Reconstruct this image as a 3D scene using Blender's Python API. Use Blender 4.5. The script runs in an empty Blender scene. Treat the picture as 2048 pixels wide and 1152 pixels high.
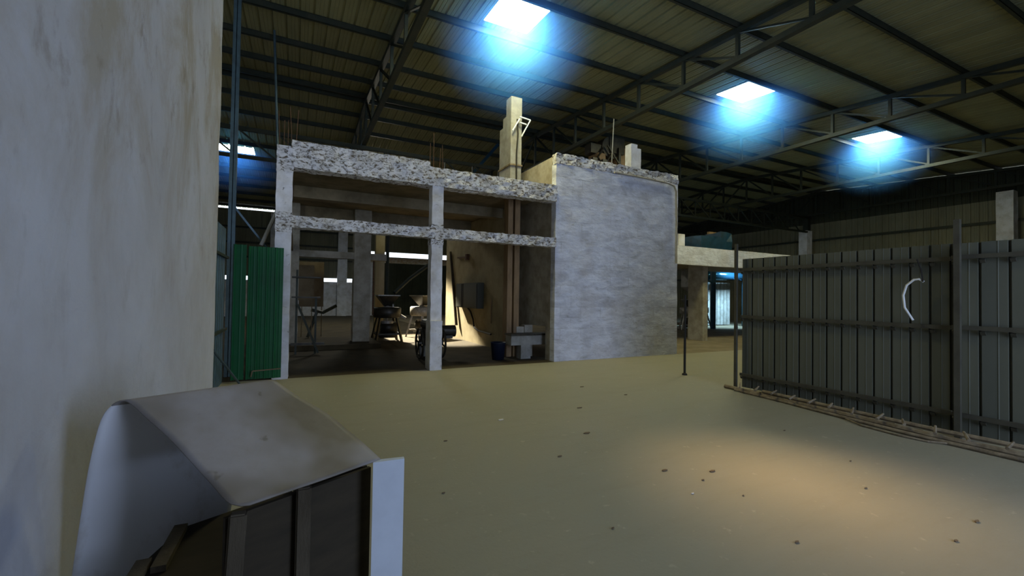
import bpy, bmesh, math, random
from mathutils import Vector, Matrix, noise
random.seed(7)
S = bpy.context.scene
C = S.collection
PI = math.pi

# ------------------------------------------------------------------ camera
F, YAW, PIT, ROL = 869.18, .461138, .0187954, .0153868
fw = Vector((math.sin(YAW)*math.cos(PIT), math.cos(YAW)*math.cos(PIT), math.sin(PIT)))
rt = Vector((math.cos(YAW), -math.sin(YAW), 0))
up = rt.cross(fw)
r2 = rt*math.cos(ROL)+up*math.sin(ROL)
u2 = -rt*math.sin(ROL)+up*math.cos(ROL)
cd = bpy.data.cameras.new('camera'); cam = bpy.data.objects.new('camera', cd); C.objects.link(cam)
cd.sensor_width = 36; cd.lens = F/2048*36; cd.clip_end = 200; cd.clip_start = .05
cam.matrix_world = Matrix(((r2.x, u2.x, -fw.x, 0), (r2.y, u2.y, -fw.y, 0), (r2.z, u2.z, -fw.z, 1.6), (0, 0, 0, 1)))
S.camera = cam

# ------------------------------------------------------------------ world, exposure, large lights
S.view_settings.view_transform = 'Standard'; S.view_settings.look = 'None'
S.view_settings.gamma = 1; S.view_settings.use_curve_mapping = False
S.view_settings.exposure = 0
W = bpy.data.worlds.new('sky'); S.world = W; W.use_nodes = True
W.node_tree.nodes['Background'].inputs[0].default_value = (.80, .90, 1, 1)
W.node_tree.nodes['Background'].inputs[1].default_value = 2.2

def area(name, loc, target, sx, sy, power, col, spread=PI):
    l = bpy.data.lights.new(name, 'AREA'); l.shape = 'RECTANGLE'; l.size = sx; l.size_y = sy
    l.energy = power; l.color = col; l.spread = spread
    o = bpy.data.objects.new(name, l); C.objects.link(o); o.location = loc
    o.rotation_euler = (Vector(target)-Vector(loc)).to_track_quat('-Z', 'Y').to_euler()
    return o
def spot(name, loc, target, power, col, angle, blend=1, rad=.3):
    l = bpy.data.lights.new(name, 'SPOT'); l.energy = power; l.color = col; l.spot_size = math.radians(angle)
    l.spot_blend = blend; l.shadow_soft_size = rad
    o = bpy.data.objects.new(name, l); C.objects.link(o); o.location = loc
    o.rotation_euler = (Vector(target)-Vector(loc)).to_track_quat('-Z', 'Y').to_euler()
    return o
# daylight entering by the open gateway in the wall behind the camera
area('gateway_daylight', (5.0, -2.75, 2.4), (3.4, 9, 2.6), 3.4, 4.4, 275, (.44, .60, 1))
# daylight through the four skylight sheets of the near slope, then added glow and rear lamps
SKY = [(4.36, 8.73), (12.35, 8.73), (20.2, 8.76)]
def haze(loc, scale, dens, lab):  # blue scatter ball added for lens bloom around a skylight
    me = bpy.data.meshes.new('bloom_haze'); hb = bmesh.new(); bmesh.ops.create_uvsphere(hb, u_segments=32, v_segments=16, radius=1.5); hb.to_mesh(me); hb.free()
    hm = bpy.data.materials.new('bloom_volume'); hm.use_nodes = True; nt = hm.node_tree; nt.nodes.clear()
    sc_ = nt.nodes.new('ShaderNodeVolumeScatter'); sc_.inputs['Color'].default_value = (.045, .20, .85, 1)
    tc = nt.nodes.new('ShaderNodeTexCoord'); mp = nt.nodes.new('ShaderNodeMapping'); mp.inputs['Scale'].default_value = (1/1.5,)*3
    gr = nt.nodes.new('ShaderNodeTexGradient'); gr.gradient_type = 'SPHERICAL'; pw = nt.nodes.new('ShaderNodeMath'); pw.operation = 'POWER'; pw.inputs[1].default_value = 1.8
    ml = nt.nodes.new('ShaderNodeMath'); ml.operation = 'MULTIPLY'; ml.inputs[1].default_value = dens
    for a_, b_ in ((tc.outputs['Object'], mp.inputs[0]), (mp.outputs[0], gr.inputs[0]), (gr.outputs['Fac'], pw.inputs[0]), (pw.outputs[0], ml.inputs[0]), (ml.outputs[0], sc_.inputs['Density'])): nt.links.new(a_, b_)
    nt.links.new(sc_.outputs[0], nt.nodes.new('ShaderNodeOutputMaterial').inputs['Volume']); me.materials.append(hm)
    o = bpy.data.objects.new('bloom_haze', me); C.objects.link(o); o.location = loc; o.scale = scale
    o['kind'] = 'stuff'; o['category'] = 'haze'; o['label'] = lab
def near_z(y): return 8.5-.07*(15.7-y)
def far_z(y): return 8.5-.07*(y-15.7)
for i, (x, y) in enumerate(SKY):
    area('skylight_daylight', (x, y, near_z(y)-.14), (x, y, 0), 1.1, 1.1, (170, 140, 130)[i], (.96, 1, .92))
    l = bpy.data.lights.new('added_blue_glow', 'POINT'); l.energy = (34, 24, 20)[i]; l.color = (.03, .25, 1); l.shadow_soft_size = .25  # blue point lamp added to make a glow on the roof round the panel
    o = bpy.data.objects.new('added_blue_glow', l); C.objects.link(o); o.location = (x, y, near_z(y)-.38)
    haze((x, y+.1, near_z(y)-.6), (1.3, 1.4, 1.15), 1.4, 'bluish bloom haze added under the '+('largest', 'middle', 'smallest')[i]+' skylight of the roof row')
haze((-2.55, 22.7, 7.5), (1.6, 1.3, 1.1), .7, 'bluish bloom haze added around the two small skylights beside the stained wall')
spot('warm_floor_spot', (4.36, 8.6, 7.85), (3.95, 1.75, 0), 11000, (1, .76, .68), 13.5, 1, 1.0)  # warm spot lamp aimed from the first skylight at the floor
area('added_rear_fill', (3.6, 22.6, 7.9), (3.4, 18.5, 0), 1.4, 2.4, 260, (1, .93, .75))  # added area lamp by the unseen rear panel, brightens the mills
spot('rear_sun', (2.6, 22.8, 7.9), (4.3, 16.3, .8), 55000, (1, .92, .72), 19, .35, .2)
area('added_far_bay_fill', (23.0, 15.6, 4.2), (22.8, 18.2, 1.0), 1.5, 1.0, 300, (.40, .72, 1), 1.5)  # added area lamp without any opening, brightens the far partition
l = bpy.data.lights.new('added_far_glow', 'POINT'); l.energy = 22; l.color = (.12, .5, 1); l.shadow_soft_size = .25  # blue point lamp added for a glow beside the small far skylights
o = bpy.data.objects.new('added_far_glow', l); C.objects.link(o); o.location = (-2.55, 22.4, 7.4)

# ------------------------------------------------------------------ materials
def mat(name, base, rough=.8, metal=0, spec=.3, build=None):
    m = bpy.data.materials.new(name); m.use_nodes = True
    nt = m.node_tree; b = nt.nodes['Principled BSDF']
    b.inputs['Base Color'].default_value = (*base, 1); b.inputs['Roughness'].default_value = rough
    b.inputs['Metallic'].default_value = metal; b.inputs['Specular IOR Level'].default_value = spec
    if build: build(nt, b)
    return m
def N(nt, t, **kw):
    n = nt.nodes.new(t)
    for k, v in kw.items():
        if k in n.inputs: n.inputs[k].default_value = v
        else: setattr(n, k, v)
    return n
def coords(nt, scale=(1, 1, 1)):
    tc = N(nt, 'ShaderNodeTexCoord'); mp = N(nt, 'ShaderNodeMapping'); mp.inputs['Scale'].default_value = scale
    nt.links.new(tc.outputs['Object'], mp.inputs['Vector']); return mp.outputs[0]
def noise_f(nt, v, scale, detail=6, rough=.6, lo=.4, hi=.6, dist=0):
    n = N(nt, 'ShaderNodeTexNoise'); n.inputs['Scale'].default_value = scale; n.inputs['Detail'].default_value = detail
    n.inputs['Roughness'].default_value = rough; n.inputs['Distortion'].default_value = dist
    nt.links.new(v, n.inputs['Vector'])
    r = N(nt, 'ShaderNodeMapRange'); r.inputs['From Min'].default_value = lo; r.inputs['From Max'].default_value = hi
    nt.links.new(n.outputs['Fac'], r.inputs['Value']); return r.outputs[0]
def mixc(nt, f, a, b):
    m = N(nt, 'ShaderNodeMix'); m.data_type = 'RGBA'
    for k, s in ((6, a), (7, b)):
        if isinstance(s, tuple): m.inputs[k].default_value = (*s, 1)
        else: nt.links.new(s, m.inputs[k])
    if isinstance(f, float): m.inputs[0].default_value = f
    else: nt.links.new(f, m.inputs[0])
    return m.outputs[2]
def mul(nt, a, b):
    m = N(nt, 'ShaderNodeMath', operation='MULTIPLY'); nt.links.new(a, m.inputs[0])
    if isinstance(b, float): m.inputs[1].default_value = b
    else: nt.links.new(b, m.inputs[1])
    return m.outputs[0]
def bump(nt, b, h, strength=.4, dist=.02):
    n = N(nt, 'ShaderNodeBump'); n.inputs['Strength'].default_value = strength; n.inputs['Distance'].default_value = dist
    nt.links.new(h, n.inputs['Height']); nt.links.new(n.outputs[0], b.inputs['Normal'])

def b_plaster(nt, b):
    v = coords(nt); vs = coords(nt, (1, 1, .6))
    sep = N(nt, 'ShaderNodeSeparateXYZ'); nt.links.new(v, sep.inputs[0])
    hi = N(nt, 'ShaderNodeMapRange'); nt.links.new(sep.outputs[2], hi.inputs['Value'])
    for k, q in (('From Min', 1.4), ('From Max', 3.0), ('To Min', .22), ('To Max', 1)): hi.inputs[k].default_value = q
    hi = hi.outputs[0]      # damp stains hang in the upper part of the wall
    c = mixc(nt, noise_f(nt, v, .9, 8, .6, .38, .68), (.42, .425, .465), (.35, .345, .36))
    c = mixc(nt, mul(nt, mul(nt, noise_f(nt, vs, 1.3, 10, .7, .43, .60, .5), .8), hi), c, (.27, .235, .175))
    c = mixc(nt, mul(nt, mul(nt, noise_f(nt, vs, 3.6, 8, .7, .56, .68, .3), .6), hi), c, (.17, .145, .11))
    nt.links.new(c, b.inputs['Base Color'])
    bump(nt, b, noise_f(nt, v, 9, 8, .6, .2, .8), .25, .02)
def b_block(nt, b):     # white-washed rough render with brush marks
    v = coords(nt); vb = coords(nt, (1.1, 1, 2.6))
    c = mixc(nt, noise_f(nt, vb, 2.2, 5, .6, .4, .66, .6), (.76, .78, .88), (.55, .56, .64))
    c = mixc(nt, mul(nt, noise_f(nt, vb, 5, 6, .7, .58, .70), .55), c, (.30, .29, .28))
    c = mixc(nt, mul(nt, noise_f(nt, v, 1.1, 5, .6, .5, .75), .4), c, (.50, .44, .38))
    nt.links.new(c, b.inputs['Base Color'])
    sp = N(nt, 'ShaderNodeSeparateXYZ'); cb = N(nt, 'ShaderNodeCombineXYZ'); nt.links.new(v, sp.inputs[0])
    nt.links.new(sp.outputs[0], cb.inputs[0]); nt.links.new(sp.outputs[2], cb.inputs[1])
    br = N(nt, 'ShaderNodeTexBrick'); nt.links.new(cb.outputs[0], br.inputs['Vector'])
    for k, q in (('Scale', 1), ('Brick Width', .62), ('Row Height', .27), ('Mortar Size', .018), ('Mortar Smooth', .6), ('Bias', -.3), ('Color1', (1, 1, 1, 1)), ('Color2', (.70, .69, .68, 1)), ('Mortar', (.80, .79, .78, 1))): br.inputs[k].default_value = q
    mx = N(nt, 'ShaderNodeMix'); mx.data_type = 'RGBA'; mx.blend_type = 'MULTIPLY'
    nt.links.new(noise_f(nt, v, 1.6, 4, .6, .42, .62), mx.inputs[0]); nt.links.new(c, mx.inputs[6]); nt.links.new(br.outputs['Color'], mx.inputs[7])
    nt.links.new(mx.outputs[2], b.inputs['Base Color'])
    bump(nt, b, noise_f(nt, vb, 6, 8, .65, .2, .8), .45, .03)
def b_rough(lo, hi, dark=(.10, .075, .045)):
    def f(nt, b):
        v = coords(nt); vb = coords(nt, (1, 1, 1.8))
        c = mixc(nt, noise_f(nt, v, 3, 6, .6, .4, .7), (.80, .79, .82), (.56, .53, .50))
        n = noise_f(nt, vb, 11, 9, .78, lo, hi, .8)
        c = mixc(nt, n, c, dark)
        nt.links.new(c, b.inputs['Base Color'])
        bump(nt, b, n, .6, -.03)
    return f
def b_floor(nt, b):
    v = coords(nt); vs = coords(nt, (.35, 1.6, 1))
    c = mixc(nt, noise_f(nt, v, .35, 5, .55, .35, .65), (.252, .228, .162), (.226, .212, .153))
    c = mixc(nt, mul(nt, noise_f(nt, vs, 2.4, 8, .7, .5, .75), .5), c, (.20, .18, .12))
    c = mixc(nt, mul(nt, noise_f(nt, v, 26, 5, .7, .62, .74), .35), c, (.16, .13, .08))
    c = mixc(nt, mul(nt, noise_f(nt, v, 9, 4, .6, .64, .72), .4), c, (.44, .38, .27))
    nt.links.new(c, b.inputs['Base Color'])
    bump(nt, b, noise_f(nt, v, 30, 6, .6, .2, .8), .15, .01)
def b_shaded_floor(nt, b):  # brown floor darkened with the shade inside the building
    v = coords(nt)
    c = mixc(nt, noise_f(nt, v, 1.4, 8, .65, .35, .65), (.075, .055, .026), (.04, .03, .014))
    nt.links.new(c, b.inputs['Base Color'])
def b_mottle(c1, c2, scale=3, sc=(1, 1, 1), lo=.4, hi=.65, bmp=0):
    def f(nt, b):
        v = coords(nt, sc); n = noise_f(nt, v, scale, 8, .65, lo, hi)
        nt.links.new(mixc(nt, n, c1, c2), b.inputs['Base Color'])
        if bmp: bump(nt, b, n, bmp, .02)
    return f
def b_sheet(nt, b):
    v = coords(nt)
    c = mixc(nt, noise_f(nt, v, 1.9, 3, .5, .38, .60), (.30, .275, .265), (.125, .10, .065))
    c = mixc(nt, mul(nt, noise_f(nt, v, 14, 8, .7, .45, .75), .3), c, (.20, .17, .13))
    c = mixc(nt, mul(nt, noise_f(nt, v, 9, 3, .5, .68, .72), .6), c, (.10, .075, .05))
    nt.links.new(c, b.inputs['Base Color'])
def b_emit(col, s):
    def f(nt, b):
        b.inputs['Emission Color'].default_value = (*col, 1); b.inputs['Emission Strength'].default_value = s
    return f
M = dict(
    plaster=mat('stained_plaster', (.5, .5, .5), .85, build=b_plaster),
    block=mat('whitewashed_render', (.6, .6, .6), .9, build=b_block),
    rough=mat('chipped_concrete', (.7, .7, .7), .9, build=b_rough(.505, .575, (.13, .10, .065))),
    rough2=mat('limewashed_concrete', (.7, .7, .7), .9, build=b_rough(.60, .68, (.22, .19, .15))),
    brick=mat('bare_masonry', (.5, .4, .2), .9, build=b_mottle((.40, .25, .12), (.62, .56, .50), 6, (1, 1, 3))),
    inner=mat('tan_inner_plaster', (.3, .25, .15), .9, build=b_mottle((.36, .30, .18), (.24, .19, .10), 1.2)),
    ply=mat('brown_ply', (.16, .12, .07), .8, build=b_mottle((.19, .145, .085), (.13, .095, .05), 3)),
    shiny=mat('glossy_blue_metal', (.03, .12, .2), .18, .7, .6),
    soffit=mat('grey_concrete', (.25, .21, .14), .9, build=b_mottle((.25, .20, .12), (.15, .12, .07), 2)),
    conc=mat('plain_concrete', (.4, .37, .3), .9, build=b_mottle((.42, .38, .31), (.27, .24, .18), 3)),
    floor=mat('dusty_floor', (.3, .27, .18), .62, spec=.35, build=b_floor),
    dirt=mat('shaded_brown_floor', (.12, .1, .06), .9, build=b_shaded_floor),
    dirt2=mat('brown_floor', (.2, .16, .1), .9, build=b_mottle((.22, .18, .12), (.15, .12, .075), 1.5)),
    roof=mat('olive_roof_sheet', (.12, .11, .065), .6, .0, .3, build=b_mottle((.27, .262, .135), (.21, .205, .105), 1.5, (1, .3, 1))),
    wallsheet=mat('green_grey_wall_sheet', (.2, .2, .13), .55, .0, .3, build=b_mottle((.21, .20, .13), (.16, .15, .095), 1.2, (1, 1, .3))),
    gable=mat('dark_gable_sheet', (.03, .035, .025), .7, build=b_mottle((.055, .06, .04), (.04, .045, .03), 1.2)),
    steel=mat('dark_painted_steel', (.045, .055, .045), .55, .1, .3, build=b_mottle((.026, .034, .026), (.042, .044, .030), 5)),
    bluesteel=mat('blue_grey_steel', (.08, .13, .16), .45, .3, .5, build=b_mottle((.07, .12, .15), (.05, .08, .1), 5)),
    screen=mat('grey_green_sheet', (.15, .15, .11), .6, .0, .2, build=b_mottle((.103, .104, .076), (.087, .088, .062), 1.4, (1, 1, .4))),
    rail=mat('screen_steel', (.06, .06, .04), .6, .1, .4, build=b_mottle((.065, .06, .04), (.045, .04, .028), 6)),
    green=mat('green_painted_sheet', (.0, .14, .05), .4, .0, .45, build=b_mottle((.002, .105, .030), (.002, .08, .022), 2)),
    mdark=mat('machine_iron', (.03, .028, .022), .45, .5, .5, build=b_mottle((.03, .028, .02), (.06, .05, .035), 8)),
    mpale=mat('worn_cast_metal', (.35, .32, .27), .5, .3, .5, build=b_mottle((.38, .35, .30), (.2, .18, .14), 8)),
    wood=mat('weathered_wood', (.13, .09, .05), .8, build=b_mottle((.085, .068, .043), (.05, .038, .022), 7, (1, 1, .25), bmp=.3)),
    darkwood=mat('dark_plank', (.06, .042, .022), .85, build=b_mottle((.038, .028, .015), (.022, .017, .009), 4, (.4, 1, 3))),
    sheet=mat('dusty_bent_sheet', (.3, .27, .22), .55, spec=.4, build=b_sheet),
    sheet_lit=mat('lit_bent_sheet', (.5, .5, .5), .55, spec=.4, build=b_mottle((.68, .68, .70), (.40, .36, .30), 3, (1, 1, .6), .5, .7)),
    white=mat('white_laminate', (.62, .66, .72), .6, build=b_mottle((.60, .64, .70), (.52, .55, .6), 2)),
    rust=mat('rusty_rod', (.12, .06, .035), .8, build=b_mottle((.14, .07, .04), (.07, .04, .025), 20)),
    pvc=mat('pale_hose', (.62, .62, .58), .5),
    cable=mat('black_cable', (.015, .013, .01), .6),
    bluebin=mat('dark_blue_plastic', (.006, .01, .024), .5),
    blue=mat('blue_painted_metal', (.02, .10, .18), .4, .1, .5, build=b_mottle((.008, .055, .10), (.006, .03, .05), 4)),
    timber=mat('yellow_brown_casing', (.33, .21, .10), .8, build=b_mottle((.34, .22, .11), (.2, .13, .07), 4, (1, 1, .3))),
    panel=mat('grey_panel', (.08, .08, .06), .5, .1),
    pale=mat('pale_sheet_metal', (.32, .31, .28), .5, .1, build=b_mottle((.33, .32, .29), (.22, .21, .18), 4)),
    scrap=mat('litter_brown', (.12, .085, .05), .9), scrapw=mat('litter_pale', (.6, .55, .47), .9),
    glow=mat('skylight_sheet', (.9, .95, 1), .5, build=b_emit((.80, .95, 1), 26)),
    glow2=mat('rear_skylight_sheet', (.9, .95, 1), .5, build=b_emit((.80, .95, 1), 14)),
    rope=mat('old_pipe', (.2, .16, .10), .8, build=b_mottle((.24, .19, .12), (.12, .09, .055), 9)),
)

# ------------------------------------------------------------------ mesh helpers
class MB:
    def __init__(s): s.bm = bmesh.new()
    def box(s, x0, x1, y0, y1, z0, z1):
        vs = [s.bm.verts.new((x, y, z)) for x in (x0, x1) for y in (y0, y1) for z in (z0, z1)]
        for f in ((0, 1, 3, 2), (4, 6, 7, 5), (0, 4, 5, 1), (2, 3, 7, 6), (0, 2, 6, 4), (1, 5, 7, 3)):
            s.bm.faces.new([vs[i] for i in f])
        return s
    def bar(s, a, b, w, h=None, ref=(0, 0, 1)):   # rectangular bar a -> b
        a, b = Vector(a), Vector(b); h = h or w; d = (b-a).normalized(); ref = Vector(ref)
        if abs(d.dot(ref)) > .98: ref = Vector((0, 1, 0)) if abs(d.y) < .9 else Vector((1, 0, 0))
        sx = d.cross(ref).normalized()*w/2; sz = sx.cross(d).normalized()*h/2
        vs = [s.bm.verts.new(p+i*sx+j*sz) for p in (a, b) for i, j in ((-1, -1), (1, -1), (1, 1), (-1, 1))]
        for f in ((0, 1, 2, 3), (7, 6, 5, 4), (0, 4, 5, 1), (1, 5, 6, 2), (2, 6, 7, 3), (3, 7, 4, 0)):
            s.bm.faces.new([vs[i] for i in f])
        return s
    def angle(s, a, b, w, t=.006, ref=(0, 0, 1)):  # L-section
        a, b = Vector(a), Vector(b); d = (b-a).normalized(); ref = Vector(ref)
        if abs(d.dot(ref)) > .98: ref = Vector((1, 0, 0))
        sx = d.cross(ref).normalized(); sz = sx.cross(d).normalized()
        s.bar(a+sz*w/2, b+sz*w/2, t, w, ref); s.bar(a+sx*w/2, b+sx*w/2, w, t, ref); return s
    def tube(s, pts, r, n=8, cap=True):
        pts = [Vector(p) for p in pts]; rs = r if isinstance(r, (list, tuple)) else [r]*len(pts); rings = []; px = None
        for i, p in enumerate(pts):
            d = (pts[min(i+1, len(pts)-1)]-pts[max(i-1, 0)]).normalized()
            if px is None: px = d.orthogonal().normalized()
            px = (px-d*px.dot(d)).normalized(); py = d.cross(px)
            rings.append([s.bm.verts.new(p+rs[i]*(math.cos(k*2*PI/n)*px+math.sin(k*2*PI/n)*py)) for k in range(n)])
        for a, b in zip(rings, rings[1:]):
            for k in range(n): s.bm.faces.new((a[k], a[(k+1) % n], b[(k+1) % n], b[k]))
        if cap: s.bm.faces.new(rings[0][::-1]); s.bm.faces.new(rings[-1])
        return s
    def lathe(s, prof, c=(0, 0, 0), n=20, ax='z'):
        rings = []
        for r, h in prof:
            ring = []
            for k in range(n):
                a = k*2*PI/n; q = (r*math.cos(a), r*math.sin(a), h) if ax == 'z' else ((h, r*math.cos(a), r*math.sin(a)) if ax == 'x' else (r*math.cos(a), h, r*math.sin(a)))
                ring.append(s.bm.verts.new(Vector(c)+Vector(q)))
            rings.append(ring)
        for a, b in zip(rings, rings[1:]):
            for k in range(n): s.bm.faces.new((a[k], a[(k+1) % n], b[(k+1) % n], b[k]))
        s.bm.faces.new(rings[0][::-1]); s.bm.faces.new(rings[-1]); return s
    def frust(s, c0, a0, b0, c1, a1, b1):   # square funnel between two rectangles
        vs = []
        for c, a, b in ((c0, a0, b0), (c1, a1, b1)):
            vs += [s.bm.verts.new((c[0]+i*a, c[1]+j*b, c[2])) for i, j in ((-1, -1), (1, -1), (1, 1), (-1, 1))]
        for k in range(4): s.bm.faces.new((vs[k], vs[(k+1) % 4], vs[4+(k+1) % 4], vs[4+k]))
        return s
    def poly(s, pts, thick=None):
        f = s.bm.faces.new([s.bm.verts.new(p) for p in pts])
        if thick:
            r = bmesh.ops.extrude_face_region(s.bm, geom=[f])
            bmesh.ops.translate(s.bm, verts=[v for v in r['geom'] if isinstance(v, bmesh.types.BMVert)], vec=thick)
        return s
    def rough(s, cuts, amp, freq=6, seed=0):   # jitter a concrete shape so that its arrises are ragged
        long = [e for e in s.bm.edges if e.calc_length() > cuts*1.5]
        for _ in range(7):
            long = [e for e in s.bm.edges if e.calc_length() > cuts*1.5]
            if not long: break
            bmesh.ops.subdivide_edges(s.bm, edges=long, cuts=1, use_grid_fill=True)
        for v in s.bm.verts:
            p = v.co*freq+Vector((seed*7.3, 0, 0)); v.co += Vector((noise.noise(p), noise.noise(p+Vector((9, 3, 1))), noise.noise(p+Vector((2, 17, 5)))))*amp
        return s
    def bevel(s, w, seg=2):
        bmesh.ops.bevel(s.bm, geom=s.bm.edges[:], offset=w, segments=seg, affect='EDGES', clamp_overlap=True); return s
    def build(s, name, m, parent=None, smooth=False, solid=0):
        bmesh.ops.recalc_face_normals(s.bm, faces=s.bm.faces[:])
        me = bpy.data.meshes.new(name); s.bm.to_mesh(me); s.bm.free(); me.materials.append(M[m])
        if smooth:
            me.shade_smooth()
        o = bpy.data.objects.new(name, me); C.objects.link(o)
        if parent: o.parent = parent; o.matrix_parent_inverse = Matrix.Translation(-parent.location) if not parent.parent else Matrix.Translation(-parent.location)
        if parent and parent.type == 'MESH': o.matrix_parent_inverse = Matrix.Identity(4)
        if solid:
            md = o.modifiers.new('thickness', 'SOLIDIFY'); md.thickness = solid; md.offset = 0
        return o
def tag(o, label, cat, group=None, kind=None):
    o['label'] = label; o['category'] = cat
    if group: o['group'] = group
    if kind: o['kind'] = kind
    return o
def thing(name, label, cat, loc=(0, 0, 0), group=None):
    o = bpy.data.objects.new(name, None); C.objects.link(o); o.location = loc; o.empty_display_size = .2
    return tag(o, label, cat, group)
def struct(o): o['kind'] = 'structure'; return o
def copy_thing(r, loc, label, group=None, rz=0, scale=None):
    c = r.copy(); C.objects.link(c); c.location = loc; c.rotation_euler = (0, 0, rz); c['label'] = label
    if scale: c.scale = (scale,)*3
    if group: c['group'] = group
    for ch in list(r.children):
        d = ch.copy(); C.objects.link(d); d.parent = c
        for g in list(ch.children):
            e = g.copy(); C.objects.link(e); e.parent = d
    return c

def rib_profile(a0, a1, pitch, depth, pan_ribs=2, w=.05, minor=.008):
    pts = []; n = int(round((a1-a0)/pitch))
    for i in range(n):
        a = a0+i*pitch
        pts += [(a, 0), (a+w*.3, depth), (a+w, depth), (a+w*1.3, 0)]
        for k in range(pan_ribs):
            c = a+w*1.3+(pitch-w*1.3)*(k+1)/(pan_ribs+1)
            pts += [(c-.014, 0), (c-.005, minor), (c+.005, minor), (c+.014, 0)]
    pts.append((a0+n*pitch, 0)); return pts

# ------------------------------------------------------------------ setting
XL, XR, YF, YB = -6.4, 29.6, -3.0, 33.6
EAVE = near_z(YF)
m = MB(); m.box(XL-.3, XR+.3, YF-4, 9.15, -.2, 0); struct(m.build('floor', 'floor'))
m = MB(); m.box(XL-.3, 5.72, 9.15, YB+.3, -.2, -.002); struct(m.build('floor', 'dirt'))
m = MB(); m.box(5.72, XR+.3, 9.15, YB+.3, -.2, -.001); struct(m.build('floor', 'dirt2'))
# roof sheets, corrugated along Y, with real holes at the skylights
def roof(name, holes, y0, y1, zf):
    m = MB(); prof = rib_profile(XL, XR, .3, .035)
    for (xa, da), (xb, db) in zip(prof, prof[1:]):
        ys = [y0]
        for hx0, hx1, hy0, hy1 in holes:
            if xa >= hx0-.02 and xb <= hx1+.02: ys += [hy0, hy1]
        ys.append(y1)
        for a, b in zip(ys[::2], ys[1::2]):
            m.bm.faces.new([m.bm.verts.new(p) for p in ((xa, a, zf(a)+da), (xb, a, zf(a)+db), (xb, b, zf(b)+db), (xa, b, zf(b)+da))])
    bmesh.ops.remove_doubles(m.bm, verts=m.bm.verts[:], dist=.0005)
    return struct(m.build(name, 'roof'))
hn = [(x-.6, x+.6, y-.62, y+.62) for x, y in SKY]
RSKY = [(-3.0, 22.9, .36, .42), (-2.16, 22.9, .36, .42), (3.4, 23.4, .6, 1.0)]  # last entry is an added skylight, kept out of view, to light the mills
roof('ceiling', hn, YF-.6, 15.7, near_z)
c2 = roof('ceiling', [(x-a, x+a, y-b, y+b) for x, y, a, b in RSKY], 15.7, YB+.3, far_z)
m = MB(); m.box(XL, XR, 15.45, 15.95, 8.55, 8.60); struct(m.build('trim_2', 'roof'))
labels = ['big bright square skylight panel above the white tower shaft, nearest of the row', 'bright skylight panel in the middle of the roof row', 'smallest bright skylight panel of the row, towards the end wall']
for i, (x, y) in enumerate(SKY):
    m = MB(); a, b = .6, .62
    m.poly([(x-a, y-b, near_z(y-b)+.005), (x+a, y-b, near_z(y-b)+.005), (x+a, y+b, near_z(y+b)+.005), (x-a, y+b, near_z(y+b)+.005)], (0, 0, .02))
    tag(m.build('skylight_panel', 'glow'), labels[i], 'skylight', 'skylights in the near roof slope')
for i, (x, y, a, b) in enumerate(RSKY):
    m = MB()
    m.poly([(x-a, y-b, far_z(y-b)+.005), (x+a, y-b, far_z(y-b)+.005), (x+a, y+b, far_z(y+b)+.005), (x-a, y+b, far_z(y+b)+.005)], (0, 0, .02))
    tag(m.build('skylight_panel', 'glow2'), ['small glaring skylight right beside the stained wall edge, left of the steel column', 'small glaring skylight low in the far roof, right of the steel column', 'added unseen skylight over the mills, behind the concrete building'][i], 'skylight')
# back wall: low masonry, light gap, sheet cladding up to an eave gap
m = MB(); m.box(XL, 4.2, YB, YB+.2, 0, 2.42); struct(m.build('wall_back', 'rough2'))
def clad_x(name, x0, x1, y, z0, z1, mt, pitch=.3, depth=.035, side=1):
    m = MB()
    for (xa, da), (xb, db) in zip(*(lambda p: (p, p[1:]))(rib_profile(x0, x1, pitch, depth))):
        m.bm.faces.new([m.bm.verts.new(p) for p in ((xa, y+side*da, z0), (xb, y+side*db, z0), (xb, y+side*db, z1), (xa, y+side*da, z1))])
    bmesh.ops.remove_doubles(m.bm, verts=m.bm.verts[:], dist=.0005); return m.build(name, mt, solid=.002)
def clad_y(name, y0, y1, x, z0, z1, mt, pitch=.3, depth=.035, side=1, top=None, parent=None, pan=2, w=.05):
    m = MB()
    for (ya, da), (yb, db) in zip(*(lambda p: (p, p[1:]))(rib_profile(y0, y1, pitch, depth, pan, w))):
        za, zb = (z1, z1) if top is None else (top(ya), top(yb))
        m.bm.faces.new([m.bm.verts.new(p) for p in ((x+side*da, ya, z0), (x+side*db, yb, z0), (x+side*db, yb, zb), (x+side*da, ya, za))])
    bmesh.ops.remove_doubles(m.bm, verts=m.bm.verts[:], dist=.0005); return m.build(name, mt, parent, solid=.002)
struct(clad_x('wall_back', XL, 4.2, YB+.05, 2.68, 7.08, 'wallsheet'))
struct(clad_x('wall_back', 4.2, XR, YB+.05, 4.78, 7.08, 'wallsheet'))
m = MB(); m.box(4.2, XR, YB, YB+.2, 3.95, 4.42); struct(m.build('wall_back', 'brick'))
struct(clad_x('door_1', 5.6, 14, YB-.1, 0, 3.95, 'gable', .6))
m = MB(); m.box(4.2, 5.6, YB, YB+.2, 0, 3.95); m.box(14, XR, YB, YB+.2, 0, 3.95); struct(m.build('wall_back', 'rough2'))
# right end wall
rooftop = lambda y: near_z(y) if y < 15.7 else far_z(y)
struct(clad_y('wall_right', YF, YB, XR, 0, 6.55, 'wallsheet'))
struct(clad_y('wall_right', YF, YB, XR-.06, 6.5, 8.5, 'gable', top=lambda y: rooftop(y)-.02))
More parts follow.
